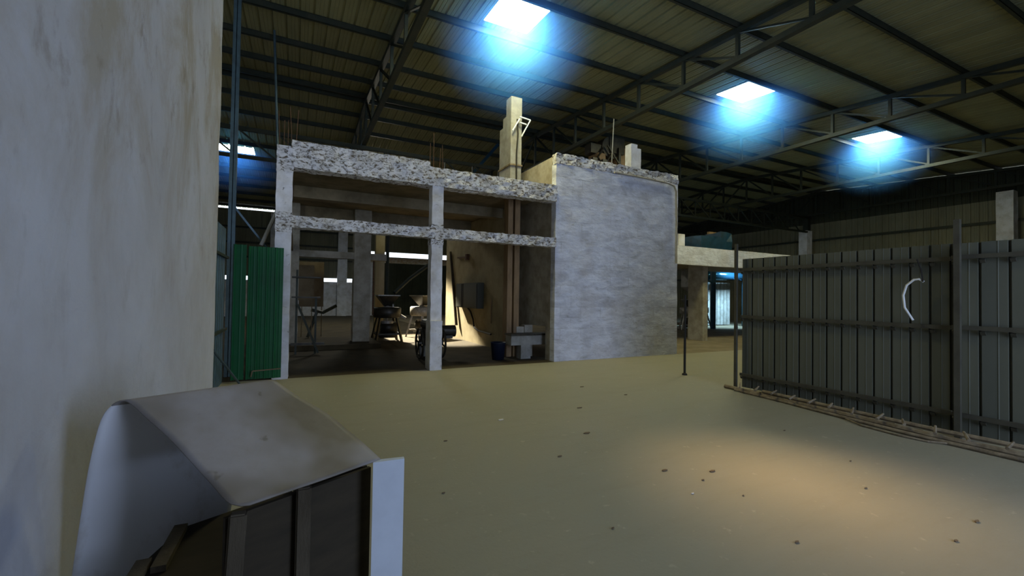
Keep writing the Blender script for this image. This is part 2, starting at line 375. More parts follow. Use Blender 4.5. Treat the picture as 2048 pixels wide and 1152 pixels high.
# left end wall of the hall, and the wall behind the camera with its open gateway
struct(clad_y('wall_left', 4, YB, XL, 0, 7, 'wallsheet', side=-1, top=lambda y: rooftop(y)-.02))
m = MB(); m.box(XL, 3.2, YF-.15, YF, 0, EAVE); m.box(6.8, XR, YF-.15, YF, 0, EAVE); m.box(3.2, 6.8, YF-.15, YF, 4.7, EAVE)
struct(m.build('wall_front', 'wallsheet'))
# near stained plaster wall on the left
m = MB(); m.box(-1.08, -.85, -2.95, 6.14, 0, 6.6); m.rough(.35, .012, 2.5, 3)
struct(m.build('wall_left', 'plaster', smooth=False))

# girts on the sheet walls
def girt(x0, y0, x1, y1, z, lab):
    m = MB(); m.bar((x0, y0, z), (x1, y1, z), .06, .12); tag(m.build('wall_girt', 'steel'), lab, 'girt')
girt(XR-.1, YF, XR-.1, YB, 5.45, 'long dark girt running the whole end wall above the fence')
girt(XR-.1, YF, XR-.1, YB, 3.2, 'lower dark girt on the end wall behind the fence')
girt(XL, YB-.03, 4.1, YB-.03, 5.9, 'dark girt on the back wall sheets above the column beam')
girt(XL, YB-.03, 4.1, YB-.03, 4.9, 'dark girt on the back wall sheets at the level of the tie beam')
girt(XL, YB-.03, 4.1, YB-.03, 3.95, 'lowest dark girt of the back wall just below the tie beam')
# concrete columns
def column(x0, x1, y0, y1, z1, lab, mt='conc', z0=0, name='concrete_column'):
    m = MB(); m.box(x0, x1, y0, y1, z0, z1); m.rough(.3, .008, 4, x0); return tag(m.build(name, mt), lab, 'column')
column(28.9, 29.45, 16.3, 16.8, 6.05, 'short-looking pale concrete column on the end wall under the lattice girder', 'rough2')
column(28.9, 29.45, 7.45, 8.0, 6.75, 'pale concrete column on the end wall rising above the fence at far right', 'rough2')
column(2.62, 3.25, 33.1, 33.6, 6.9, 'pale grey concrete column of the back wall, seen left of the inner pillar', 'rough2')
column(-1.6, -1.1, 33.1, 33.6, 6.9, 'grey concrete column of the back wall behind the green door', 'rough2')

# ------------------------------------------------------------------ roof steel
PUR = [-1.4, .2, 1.75, 3.3, 4.87, 6.44, 7.97, 9.6, 11.2, 12.8, 14.25]
FAR = [17.15, 18.6, 20.2, 21.8, 23.4, 25, 26.6, 28.2, 29.8, 31.4, 33]
ordn = ['first', 'second', 'third', 'fourth', 'fifth', 'sixth', 'seventh', 'eighth', 'ninth', 'tenth', 'eleventh']
def purlin(y, z, slope, lab):
    m = MB(); x0, x1 = XL, XR-.1; h = .15
    m.box(x0, x1, y-.03, y-.022, z-h, z); m.box(x0, x1, y-.03, y+.035, z-.008, z); m.box(x0, x1, y-.03, y+.035, z-h, z-h+.008)
    tag(m.build('roof_purlin', 'steel'), lab, 'purlin', 'roof purlins')
for i, y in enumerate(PUR[::-1]): purlin(y, near_z(y)-.015, 1, 'dark steel purlin of the near roof slope, %s from the ridge' % ordn[i])
for i, y in enumerate(FAR): purlin(y, far_z(y)-.015, -1, 'dark steel purlin of the far roof slope, %s from the ridge' % ordn[i])
for y, n in ((15.5, 'near'), (15.92, 'far')):
    purlin(y, 8.46, 1, 'ridge purlin on the %s side of the paired ridge steel' % n)
TX = [2.05, 8.78, 15.52, 22.2, 28.85]
tl = ['leftmost roof truss, above the concrete building', 'roof truss passing between the two largest skylights', 'roof truss passing between the middle and smallest skylights', 'roof truss to the right of the smallest skylight', 'last roof truss tight against the end wall']
for x, lab in zip(TX, tl):
    t = thing('roof_truss', 'dark steel '+lab, 'truss', (x, 15.7, 7), 'roof trusses')
    top = [(x, y, (near_z(y) if y < 15.7 else far_z(y))-.22) for y in (YF, 15.7, YB)]
    m = MB(); m.bar(top[0], top[1], .13, .13); m.bar(top[1], top[2], .13, .13); m.build('top_chord', 'steel', t)
    m = MB(); m.bar((x, YF, 6.98), (x, YB, 6.98), .14, .12); m.build('bottom_chord', 'steel', t)
    nodes = PUR+[15.7]+FAR
    for y in nodes:
        zt = (near_z(y) if y < 15.7 else far_z(y))-.22
        m = MB(); m.bar((x, y, 7.0), (x, y, zt), .075, .075); m.build('strut', 'steel', t)
    for a, b in zip(nodes, nodes[1:]):
        if b <= 15.7: p, q = (x, b, near_z(b)-.26), (x, a, 7.02)
        else: p, q = (x, a, far_z(a)-.26), (x, b, 7.02)
        m = MB(); m.angle(p, q, .055, .01); m.build('diagonal', 'steel', t)
# longitudinal lattice girder
def lattice(y, z0, z1, x0, x1, step, lab):
    g = thing('lattice_girder', lab, 'girder', (x0, y, z0))
    m = MB(); m.bar((x0, y, z1), (x1, y, z1), .12, .12); m.build('top_chord', 'steel', g)
    m = MB(); m.bar((x0, y, z0), (x1, y, z0), .12, .10); m.build('bottom_chord', 'steel', g)
    n = int((x1-x0)/step)
    for i in range(n):
        xa = x0+i*step
        m = MB(); m.bar((xa, y, z1), (xa, y, z0), .05); m.build('strut', 'steel', g)
        m = MB(); m.bar((xa, y, z1), (xa+step, y, z0), .05); m.build('diagonal', 'steel', g)
lattice(16.3, 5.95, 6.85, XL, 28.9, 1.15, 'long dark lattice girder crossing the hall just behind the concrete building top')
lattice(24.5, 6.1, 6.85, 4, 28.9, 1.6, 'farther lattice girder seen over the right platform')
# steel columns and posts
def post(x, y, z0, z1, w, lab, mt='bluesteel', name='steel_column', cat='column'):
    m = MB(); m.box(x-w/2, x+w/2, y-w*.3, y-w*.3+.012, z0, z1); m.box(x-w/2, x+w/2, y+w*.3-.012, y+w*.3, z0, z1); m.box(x-.006, x+.006, y-w*.3, y+w*.3, z0, z1)
    return tag(m.build(name, mt), lab, cat)
post(-1.12, 9.75, 0, 7.95, .12, 'slim bluish steel column between the stained wall and the green door')
m = MB(); m.tube([(-.45, 12.53, 4.3), (-.64, 12.53, 8.27)], .03); tag(m.build('hanger_rod', 'bluesteel'), 'thin grey hanger rod dropping from a purlin to the building top', 'rod')
for y in (16.3,):
    m = MB(); m.box(29.0, 29.3, y, y+.3, 6.05, 7.0); tag(m.build('steel_stub', 'steel'), 'dark steel stub standing on the end wall column under the truss', 'stub')
m = MB(); m.bar((7.75, 17.2, 8.2), (6.2, 17.2, 6.3), .16, .12); tag(m.build('roof_brace', 'blue'), 'blue diagonal roof brace left of the tall shaft', 'brace')
m = MB(); m.bar((-1.15, 9.75, 3.3), (-.55, 9.9, 2.5), .035); tag(m.build('cross_brace', 'bluesteel'), 'thin pale cross brace above the green door', 'brace')
m = MB(); m.tube([(-.32, 9.75, 3.35), (-.62, 9.6, 2.5)], .035); tag(m.build('leaning_pipe', 'pale'), 'pale pipe leaning above the green door against the corner column', 'pipe')

# ------------------------------------------------------------------ concrete building
B = thing('concrete_building', 'open whitewashed concrete frame building with chipped beams and a flat slab', 'building', (2.7, 9.2, 0))
def part(name, dims, mt, cut=.16, amp=.012, fr=7, lab=None, parent=None, seed=0):
    m = MB()
    for d in (dims if isinstance(dims, list) else [dims]): m.box(*d)
    if cut: m.rough(cut, amp, fr, seed)
    o = m.build(name, mt, parent or B)
    if lab: o['label'] = lab
    return o
part('column', (-.37, -.10, 9.1, 9.38, 0, 4.33), 'rough2')
part('column', [(2.58, 2.83, 9.1, 9.36, 1.05, 3.96), (2.56, 2.82, 9.0, 9.36, 0, 1.05)], 'rough2', lab='slender front column with a thicker jacket at its foot')
part('column', (1.57, 2.06, 14.0, 14.45, 0, 4.22), 'conc', lab='broad grey inner pillar')
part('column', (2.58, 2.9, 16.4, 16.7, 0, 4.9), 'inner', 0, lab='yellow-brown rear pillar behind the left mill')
part('column', (-.34, .06, 13.9, 14.2, 0, 4.22), 'conc')
part('top_beam', [(-.13, 2.52, 9.08, 9.40, 3.95, 4.46), (2.50, 5.72, 9.08, 9.40, 3.95, 4.35)], 'rough', .09, .022, 9)
part('middle_beam', (-.11, 5.72, 9.1, 9.36, 2.83, 3.05), 'rough', .08, .018, 9, seed=4)
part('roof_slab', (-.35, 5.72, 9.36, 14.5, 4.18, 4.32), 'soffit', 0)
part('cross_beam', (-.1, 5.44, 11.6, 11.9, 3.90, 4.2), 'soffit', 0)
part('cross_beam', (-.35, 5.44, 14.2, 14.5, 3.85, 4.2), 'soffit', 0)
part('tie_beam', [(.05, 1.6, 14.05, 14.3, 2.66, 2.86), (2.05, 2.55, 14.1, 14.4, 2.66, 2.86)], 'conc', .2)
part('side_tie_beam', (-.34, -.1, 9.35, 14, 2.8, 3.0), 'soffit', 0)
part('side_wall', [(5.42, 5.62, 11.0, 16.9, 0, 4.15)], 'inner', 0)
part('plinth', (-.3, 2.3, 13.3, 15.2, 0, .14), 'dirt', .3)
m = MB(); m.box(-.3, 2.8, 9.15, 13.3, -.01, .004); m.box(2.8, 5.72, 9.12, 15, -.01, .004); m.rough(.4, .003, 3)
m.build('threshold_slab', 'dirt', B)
m = MB(); m.box(-.375, -.095, 9.095, 9.385, 3.86, 4.34); m.rough(.07, .014, 9, 5); m.build('column_head', 'rough', B)
m = MB(); m.box(-.375, -.095, 9.09, 9.385, 2.72, 3.1); m.rough(.07, .014, 9, 6); m.build('column_joint', 'rough', B)
m = MB(); m.box(2.57, 2.835, 9.09, 9.365, 2.68, 3.12); m.rough(.07, .014, 9, 8); m.build('column_joint', 'rough', B)
# reinforcement bars
ORD = ['leftmost', 'second from left', 'third from left', 'fourth from left', 'rightmost']
for (x, y, z, n, g) in ((-.22, 9.22, 4.3, 5, 'rusty bars above the left corner column'), (2.68, 9.25, 4.3, 4, 'rusty bars above the middle column')):
    for k in range(n):
        h = random.uniform(.5, 1.15); a = random.uniform(-.05, .05)
        m = MB(); xx = x-.11+.27*k/(n-1); yy = y+random.uniform(-.09, .09)
        m.tube([(xx, yy, z), (xx+a*.4, yy, z+h*.5), (xx+a, yy+a, z+h)], .006, 5)
        tag(m.build('reinforcement_bar', 'rust'), 'thin '+g.replace('bars', 'bar sticking up')+', %s of its bunch' % ORD[k], 'bar', g)

# white-washed block tower
T = thing('rendered_block_room', 'tall white rendered block room with a flat top right of the open frame', 'room block', (7.8, 9.15, 0))
X0, X1, Y0, Y1, ZT = 5.72, 9.88, 9.14, 12.2, 5.14
part('front_wall', (X0, X1, Y0, Y0+.2, 0, ZT-.22), 'block', .2, .012, 3, parent=T)
m = MB(); m.box(X0-.004, X1+.004, Y0-.008, Y0+.2, ZT-.22, ZT+.04); m.rough(.08, .03, 8, 2); m.build('ring_beam', 'rough', T)
part('side_wall', [(X0, X0+.16, Y0+.2, Y1, .84, ZT-.01), (X0, X0+.16, Y0+.2, Y0+.42, 0, .84), (X0, X0+.16, 10.75, Y1, 0, .84)], 'conc', 0, parent=T)
part('far_side_wall', (X1-.2, X1, Y0+.2, Y1, 0, ZT), 'block', .4, parent=T)
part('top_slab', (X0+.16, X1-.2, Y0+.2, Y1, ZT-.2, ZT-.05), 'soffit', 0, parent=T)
m = MB(); m.tube([(7.5, 9.09, 4.93), (8.6, 9.09, 4.92), (9.45, 9.09, 4.89), (9.68, 9.09, 4.84), (9.76, 9.09, 4.70), (9.78, 9.09, 4.0), (9.79, 9.09, 2.62)], .026)
tag(m.build('conduit_pipe', 'conc'), 'grey conduit running along the top and down the corner of the white block room', 'pipe')
m = MB(); m.tube([(7.57, 9.3, 5.1), (7.62, 9.28, 6.45)], .014, 6); tag(m.build('thin_rod', 'pale'), 'single thin pale rod standing upright on the white block room', 'rod')
m = MB(); m.box(8.3, 8.66, 9.35, 9.6, 5.1, 5.82); m.box(8.3, 8.52, 9.35, 9.6, 5.82, 5.92); m.rough(.12, .01, 8); tag(m.build('column_stub', 'rough2'), 'square pale column stub on top of the white block room', 'column')
# plant on the roof behind
P = thing('elevator_head', 'dark bucket elevator head with brown casing behind the white block room top', 'machine', (10.4, 13.2, 5.1))
m = MB(); m.box(9.95, 10.3, 13, 13.6, 3.15, 7.0); m.box(10.9, 12.0, 13.1, 13.7, 3.15, 7.4); m.build('casing', 'timber', P)
m = MB(); m.lathe([(.1, -.25), (.42, -.25), (.42, .25), (.1, .25)], (10.6, 13.3, 7.3), 18, 'y'); m.box(9.7, 10.9, 13.1, 13.5, 7.0, 7.35); m.box(10.5, 11.2, 13.0, 13.5, 7.1, 7.7); m.build('drive_head', 'mdark', P)
m = MB(); m.tube([(10.2, 13.0, 7.2), (9.9, 12.95, 6.8), (10.2, 12.95, 6.5), (10.5, 12.95, 7.0)], .04, 6); m.bar((10.9, 12.95, 7.3), (10.9, 12.95, 6.2), .1); m.bar((10.3, 12.9, 7.3), (11.1, 12.9, 6.4), .05); m.build('chain_guard', 'mdark', P)
for k in range(2):
    m = MB(); m.box(9.65+k*.45, 9.85+k*.45, 12.9, 13.05, 6.45, 6.75); m.build('bearing_block', 'mdark', P)

# tall shaft through the slab
H = thing('tall_shaft', 'tall narrow whitish concrete shaft rising through the slab behind the top beam', 'shaft', (5.1, 10.5, 0))
m = MB(); m.box(4.99, 5.31, 10.25, 10.95, 4.33, 6.2)
m.box(4.99, 5.31, 10.25, 10.75, 6.2, 6.45); m.box(4.99, 5.31, 10.25, 10.55, 6.45, 6.9); m.build('upper_shaft', 'pale', H)
m = MB(); m.box(4.93, 5.07, 10.2, 10.45, 0.02, 4.18); m.build('pipe_casing', 'timber', H); m = MB(); m.box(5.13, 5.28, 10.2, 10.45, 0.02, 4.18); m.build('pipe_casing', 'timber', H)
m = MB(); m.tube([(5.16, 10.22, 4.3), (5.15, 10.22, 5.4), (5.18, 10.21, 5.9), (5.16, 10.22, 6.3)], .022); m.build('cable', 'cable', H)
m = MB(); m.box(4.97, 5.33, 10.22, 10.98, 5.06, 5.1); m.build('strap', 'rope', H)
m = MB()
for a, b in (((5.0, 10.18, 5.95), (5.2, 10.16, 6.3)), ((5.2, 10.16, 6.35), (5.52, 10.16, 6.32)), ((5.52, 10.16, 6.32), (5.28, 10.2, 5.85)), ((5.2, 10.16, 6.2), (5.4, 10.16, 6.18))): m.bar(a, b, .03)
m.build('bracket', 'white', H)

# things inside the open building
def grinder(root_label, loc, s=1, rz=0, pale=False, group='grinding mills', chute=False):
    t = thing('grinding_mill', root_label, 'machine', (0, 0, 0), group)
    a = 'mpale' if pale else 'mdark'
    m = MB(); m.frust((0, 0, 1.18), .09, .09, (0, 0, 1.55), .34, .34); m.build('hopper', 'mdark', t, solid=.012)
    m = MB()
    for p, q in (((-1, -1), (1, -1)), ((1, -1), (1, 1)), ((1, 1), (-1, 1)), ((-1, 1), (-1, -1))): m.bar((p[0]*.35, p[1]*.35, 1.56), (q[0]*.35, q[1]*.35, 1.56), .035)
    m.build('hopper_rim', 'mpale', t)
    m = MB(); m.lathe([(.12, 1.16), (.43, 1.15), (.47, 1.12), (.47, .84), (.41, .80), (.1, .80)], n=24); m.build('drum', a, t, True)
    m = MB(); m.lathe([(.05, 1.15), (.14, 1.15), (.11, 1.22), (.05, 1.22)], n=12); m.bar((.2, 0, 1.15), (.2, 0, 1.26), .04); m.build('feed_collar', 'mpale', t)
    for sx in (-1, 1):
        for sy in (-1, 1):
            m = MB(); m.bar((sx*.27, sy*.27, .82), (sx*.43, sy*.43, 0), .075, .06); m.build('leg', a, t)
    m = MB()
    for sx in (-1, 1): m.bar((sx*.38, -.38, .26), (sx*.38, .38, .26), .05); m.bar((-.38, sx*.38, .26), (.38, sx*.38, .26), .05)
    m.build('leg_brace', a, t)
    m = MB(); m.lathe([(.05, -.26), (.2, -.26), (.2, .26), (.05, .26)], (.05, .02, .45), 16, 'x'); m.box(-.25, .3, -.2, .22, .12, .27); m.build('motor', 'mdark', t, True)
    m = MB(); m.lathe([(.03, .60), (.22, .60), (.22, .68), (.03, .68)], n=18); m.tube([(0, 0, .3), (0, 0, .82)], .04); m.build('pulley', 'mpale', t)
    m = MB(); m.bar((.34, 0, .95), (.62, -.1, .78), .12, .07); m.build('spout', 'mpale', t)
    t.location = loc; t.rotation_euler = (0, 0, rz); t.scale = (s,)*3
    return t
for ch in (): pass
g1 = grinder('dark grinding mill with square hopper and splayed legs beside the broad inner pillar', (2.82, 15.3, 0))
g2 = grinder('sunlit grinding mill half hidden behind the slender front column', (4.35, 16.4, 0), 1, .5, True)
g3 = copy_thing(g1, (20.6, 17.4, 0), 'dark grinding mill in front of the bluish corrugated sheet under the platform', 'grinding mills', .2)
g4 = copy_thing(g2, (18.4, 16.2, 0), 'grinding mill half hidden behind the black leaning-free pole left of the platform pillar', 'grinding mills', .9)
m = MB(); m.tube([(3.05, 15.3, 1.65), (3.6, 15.5, 2.15), (4.35, 15.7, 2.7)], .07, 8); tag(m.build('feed_chute', 'steel'), 'dark slanting feed chute reaching down to the left mill hopper', 'chute')
m = MB(); m.tube([(2.78, 15.2, 1.6), (2.78, 15.2, 4.1)], .055, 8); tag(m.build('feed_pipe', 'steel'), 'dark upright feed pipe above the left mill hopper', 'pipe')
for k, x in enumerate((2.12, 2.3)):
    m = MB(); m.tube([(x, 15.0, .9), (x, 15.0, 2.75)], .028, 6); tag(m.build('upright_pipe', 'pale' if k == 0 else 'rust'), ['pale upright pipe between the broad pillar and the left mill', 'rusty upright pipe beside the left mill'][k], 'pipe')
# wheeled engine
E_ = thing('wheeled_engine', 'dark engine with two spoked flywheels standing behind the slender front column', 'engine', (3.05, 10.6, 0))
for k, x in enumerate((2.75, 3.3)):
    m = MB(); R_, c0 = .36, Vector((x, 10.6, .40))
    pts = [c0+Vector((0, R_*math.cos(a*PI/12), R_*math.sin(a*PI/12))) for a in range(24)]
    pts2 = [Vector((x+.12*(1 if k else -1)*0, p.y, p.z)) for p in pts]
    m.tube(pts2+[pts2[0]], .028, 6, False)
    for a in range(6): m.bar(c0, c0+Vector((0, R_*math.cos(a*PI/3+.2), R_*math.sin(a*PI/3+.2))), .03)
    m.lathe([(.02, -.04), (.07, -.04), (.07, .04), (.02, .04)], c0, 12, 'x')
    m.build('flywheel', 'mdark', E_)
m = MB(); m.box(2.85, 3.2, 10.4, 10.95, .35, .75); m.box(2.9, 3.15, 10.5, 10.8, .75, .95); m.lathe([(.05, -.25), (.14, -.25), (.14, .3), (.05, .3)], (3.0, 10.7, .85), 14, 'y'); m.build('engine_block', 'mdark', E_)
m = MB(); m.lathe([(.04, 0), (.15, 0), (.15, .35), (.04, .35)], (3.35, 10.75, .68), 16, 'x'); m.box(3.4, 3.62, 10.65, 10.85, .50, .6); m.build('motor', 'mdark', E_)
for x in (2.85, 3.2):
    m = MB(); m.bar((x, 10.3, .05), (x, 11.1, .05), .07, .1); m.bar((x, 10.5, .05), (x, 10.5, .4), .05); m.bar((x, 10.9, .05), (x, 10.9, .4), .05); m.build('skid', 'mdark', E_)
# conveyor bench and bin
K = thing('conveyor_bench', 'pale low trough bench passing through the opening in the block room side wall', 'conveyor', (5.3, 9.95, 0))
m = MB(); m.box(4.86, 7.0, 9.78, 10.1, .36, .60); m.build('trough', 'pale', K)
m = MB(); m.box(4.84, 7.0, 9.74, 10.14, .60, .645); m.build('top_plate', 'mdark', K)
m = MB(); m.box(5.16, 5.44, 9.82, 10.06, 0, .36); m.build('pedestal', 'pale', K)
m = MB(); m.box(6.6, 6.85, 9.82, 10.06, 0, .36); m.build('pedestal', 'pale', K)
m = MB(); m.box(5.2, 5.42, 10.16, 10.35, 0, .8); m.box(5.46, 5.7, 10.2, 10.4, 0, .84); tag(m.build('storage_box', 'conc'), 'pale box standing behind the conveyor bench', 'box')
m = MB(); m.lathe([(.02, 0), (.15, 0), (.19, .42), (.20, .44), (.185, .44), (.14, .03)], (4.58, 9.95, 0), 20); tag(m.build('bucket', 'bluebin', smooth=True), 'dark blue bucket at the foot of the tall shaft', 'bucket')
# electrical cabinet
Q = thing('electrical_cabinet', 'grey double electrical cabinet hung on the inner side wall', 'cabinet', (5.35, 14, 1.6))
m = MB(); m.box(5.2, 5.42, 12.95, 15.0, 1.18, 2.02); m.build('body', 'panel', Q)
m = MB(); m.box(5.18, 5.2, 13.0, 14.2, 1.21, 1.99); m.build('door', 'panel', Q); m = MB(); m.box(5.18, 5.2, 14.42, 14.96, 1.21, 1.99); m.build('door', 'panel', Q)
m = MB(); m.box(5.185, 5.2, 14.24, 14.38, 1.2, 2.0); m.build('gap_strip', 'cable', Q)
m = MB(); m.tube([(5.36, 14.3, 1.2), (5.36, 13.95, 1.05), (5.36, 13.7, .8), (5.36, 13.6, .55), (5.36, 13.2, .45), (5.36, 12.2, .42)], .03, 6); tag(m.build('power_cable', 'cable'), 'thick black cable sagging from the cabinet along the inner wall', 'cable')
m = MB(); m.bar((5.38, 15.4, 3.0), (5.38, 14.3, 2.95), .06, .05); m.box(5.3, 5.42, 14.3, 14.42, 2.85, 3.05); tag(m.build('wall_bracket', 'rust'), 'small rusty bracket on the inner wall above the cabinet', 'bracket')
m = MB(); m.bar((5.4, 12.3, .75), (5.4, 12.3, 1.5), .025); tag(m.build('wall_batten', 'timber'), 'short thin upright batten on the inner wall left of the shaft', 'batten')
m = MB(); m.bar((5.40, 16.3, 3.3), (5.33, 15.3, .5), .10, .06); tag(m.build('leaning_strut', 'wood'), 'brown strut leaning on the sunlit end of the inner wall', 'strut')
# stand and hanging boards at left
D = thing('steel_stand', 'dark steel stand with two shelves and diagonal brace left in open bay', 'stand', (.2, 12.6, 0))
for x in (.02, .48):
    m = MB(); m.bar((x, 12.6, .0), (x, 12.6, 2.2 if x < .1 else 1.5), .05); m.build('leg', 'steel', D)
for z in (1.99, 1.47):
    m = MB(); m.box(-.1, .58, 12.4, 12.9, z, z+.035); m.build('shelf', 'mdark', D)
m = MB(); m.bar((.05, 12.5, 1.3), (.55, 12.4, .05), .05); m.build('brace', 'steel', D)
m = MB(); m.bar((-.1, 12.5, .28), (.7, 12.5, .28), .06); m.build('base_rail', 'mdark', D)
for k, (x0, x1, y, z0, z1) in enumerate(((.1, .92, 17.6, 1.1, 2.75), (-.15, .55, 16.4, 1.35, 2.55))):
    m = MB(); m.box(x0, x1, y, y+.04, z0, z1); m.bar((x0+.1, y+.06, 0), (x0+.1, y+.06, z1), .03); m.bar((x1-.05, y+.06, 0), (x1-.05, y+.06, z1), .03); tag(m.build('brown_board', 'ply'), ['larger brown board hanging behind the steel stand', 'smaller brown board hanging nearest the left column'][k], 'board')
m = MB(); m.tube([(.5, 17.2, 1.0), (.9, 17.2, .9), (1.35, 17.3, 1.15)], .06, 8); m.tube([(.4, 17.1, .02), (.7, 17.2, .95)], .05); tag(m.build('bent_pipe', 'steel'), 'dark bent pipes on the floor behind the steel stand', 'pipe')

# ------------------------------------------------------------------ right platform
R = thing('concrete_platform', 'white edged concrete platform on a pillar, running behind the fence', 'platform', (14, 12.8, 0))
m = MB(); m.box(9.9, 21, 11.3, 11.55, 2.85, 3.52); m.rough(.25, .012, 5); m.build('edge_beam', 'block', R)
m = MB(); m.box(9.9, 21, 11.55, 15.2, 3.0, 3.15); m.build('slab', 'conc', R)
for x0, x1 in ((13.95, 14.22), (20.0, 20.3)):
    m = MB(); m.box(x0, x1, 11.65, 12.35, 0, 3.0); m.rough(.25, .01, 5); m.build('pillar', 'conc', R)
m = MB(); m.box(16.25, 16.95, 14.4, 14.8, 2.15, 3.0); m.frust((16.6, 14.6, 1.95), .1, .1, (16.6, 14.6, 2.15), .34, .2); tag(m.build('hanging_tank', 'pale'), 'pale square tank hanging under the platform left of the pillar', 'tank')
m = MB()
m.box(15.0, 16.3, 12.6, 13.6, 3.2, 4.25); m.box(16.3, 17.0, 12.7, 13.5, 3.7, 4.5); m.rough(.35, .06, 3)
tag(m.build('blue_bin', 'blue'), 'crumpled blue covered bin standing on the platform', 'bin')
m = MB(); m.box(13.9, 14.25, 12.8, 13.1, 3.15, 4.25); tag(m.build('short_column', 'rough2'), 'short pale column standing on the platform left of the blue bin', 'column')
m = MB(); m.box(16.9, 18.3, 13.8, 13.9, 3.2, 4.7); tag(m.build('timber_hoarding', 'timber'), 'brown panel standing on the platform right of the blue bin', 'hoarding')
m = MB(); m.tube([(20.2, 16.2, 3.3), (20.2, 16.2, 0)], .14); m.tube([(20.2, 16.2, 2.5), (19.7, 16.2, 2.6)], .05); tag(m.build('blue_duct', 'blue'), 'dark blue upright duct under the platform beside the pillar', 'duct')
m = MB(); m.tube([(20.9, 17.2, 2.95), (24.5, 17.4, 3.0)], .25, 18); m.bar((21.0, 17.25, 0), (21.0, 17.25, 3), .08); m.bar((24.3, 17.4, 0), (24.3, 17.4, 3), .08); tag(m.build('blue_cylinder', 'shiny', smooth=True), 'blue horizontal cylinder with shiny highlights under the platform', 'tank')
o = clad_x('corrugated_partition', 21.2, 24.2, 18.2, .05, 2.62, 'pale', .3, .06); tag(o, 'bluish lit corrugated sheet partition far behind the platform pillar', 'partition')

# ------------------------------------------------------------------ green door, partition
G = thing('green_door', 'green corrugated metal double door standing open gap in the middle, left of the frame', 'door', (-.6, 9.05, 0))
def gleaf(x0, x1, y, z1, pitch):
    m = MB()
    for (xa, da), (xb, db) in zip(*(lambda p: (p, p[1:]))(rib_profile(x0, x1, pitch, .018, 1, .03, .004))):
        m.bm.faces.new([m.bm.verts.new(p) for p in ((xa, y-da, .05), (xb, y-db, .05), (xb, y-db, z1), (xa, y-da, z1))])
    bmesh.ops.remove_doubles(m.bm, verts=m.bm.verts[:], dist=.0005)
    return m.build('leaf', 'green', G, solid=.002)
gleaf(-1.0, -.80, 9.02, 2.44, .2); gleaf(-.775, -.215, 9.02, 2.42, .14)
m = MB(); m.bar((-1.0, 9.05, .1), (-.8, 9.05, .1), .03); m.bar((-1.0, 9.05, 2.3), (-.8, 9.05, 2.3), .03); m.bar((-.77, 9.05, .12), (-.22, 9.05, .12), .03); m.bar((-.77, 9.05, 2.3), (-.22, 9.05, 2.3), .03); m.build('frame', 'green', G)
m = MB(); m.bar((-.66, 8.96, .2), (-.22, 8.96, .22), .02); m.bar((-.66, 8.96, .2), (-.68, 8.96, .1), .02); m.build('latch_bar', 'rope', G)
Z = thing('sheet_partition', 'tall grey corrugated partition edge between the stained wall and the green door', 'partition', (-1.1, 8.2, 0))
clad_y('sheet', 6.25, 9.1, -1.12, .02, 2.7, 'bluesteel', .2, .02, -1, parent=Z, pan=1, w=.03)
for z in (2.2, .95):
    m = MB(); m.bar((-1.09, 6.25, z), (-1.09, 9.1, z), .04); m.build('rail', 'steel', Z)
m = MB(); m.tube([(-1.06, 7.6, .75), (-.83, 8.75, .03)], .018); tag(m.build('leaning_rod', 'bluesteel'), 'thin bluish rod leaning at the foot of the grey partition', 'rod')

# ------------------------------------------------------------------ fence on the right
def fence(y0, y1, x, z1, lab, posts, rails, pitch=.2):
    f = thing('sheet_fence', lab, 'fence', (x, y0, 0), 'grey sheet fence sections')
    n = int(round((y1-y0)/pitch))
    m = MB()
    for i in range(n):
        a = y1-(i+1)*pitch
        for q in ((a, 0, a+.006, .035), (a+.006, .035, a+.026, .035), (a+.026, .035, a+.032, 0), (a+.032, 0, a+.1, 0), (a+.1, 0, a+.108, -.004), (a+.108, -.004, a+.116, 0), (a+.116, 0, a+pitch, 0)):
            ya, da, yb, db = q
            m.bm.faces.new([m.bm.verts.new(p) for p in ((x+da, ya, .04), (x+db, yb, .04), (x+db, yb, z1), (x+da, ya, z1))])
    bmesh.ops.remove_doubles(m.bm, verts=m.bm.verts[:], dist=.0005)
    m.build('sheet', 'screen', f, solid=.002)
    for z in rails:
        m = MB(); m.bar((x-.05, y0, z), (x-.05, y1, z), .04, .05)
        for i in range(n):
            a = y1-i*pitch
            m.bar((x-.05, a-.02, z-.04), (x-.02, a-.02, z-.075), .045, .02)
        m.build('rail', 'rail', f)
    for (y, z, w) in posts:
        m = MB(); m.bar((x-.10, y, 0), (x-.10, y, z), w, w); m.build('post', 'rail', f)
    return f
fence(2.36, 5.16, 7.2, 2.33, 'long grey ribbed sheet fence section at the far end, ending at the tall corner post', [(5.215, 2.60, .045)], (.27, 1.3, 2.14))
fence(-1.26, 2.34, 7.16, 2.32, 'grey ribbed sheet fence section at the right edge, behind the tall middle post', [(2.275, 2.60, .055)], (.27, 1.31, 2.15), .24)
m = MB()
hp = [(7.10, 2.60, 1.86), (7.09, 2.64, 1.895), (7.08, 2.69, 1.89), (7.08, 2.765, 1.82), (7.08, 2.80, 1.69), (7.08, 2.785, 1.53), (7.08, 2.70, 1.37)]
m.tube(hp, .014, 8); tag(m.build('hose_loop', 'pvc', smooth=True), 'pale curved piece of hose hanging on the grey fence', 'hose')
m = MB(); m.tube([(7.08, 2.66, 2.15), (7.08, 2.62, 2.02), (7.08, 2.60, 1.86)], .008, 6); tag(m.build('tie_wire', 'cable'), 'short black wire holding the pale hose on the fence', 'wire')
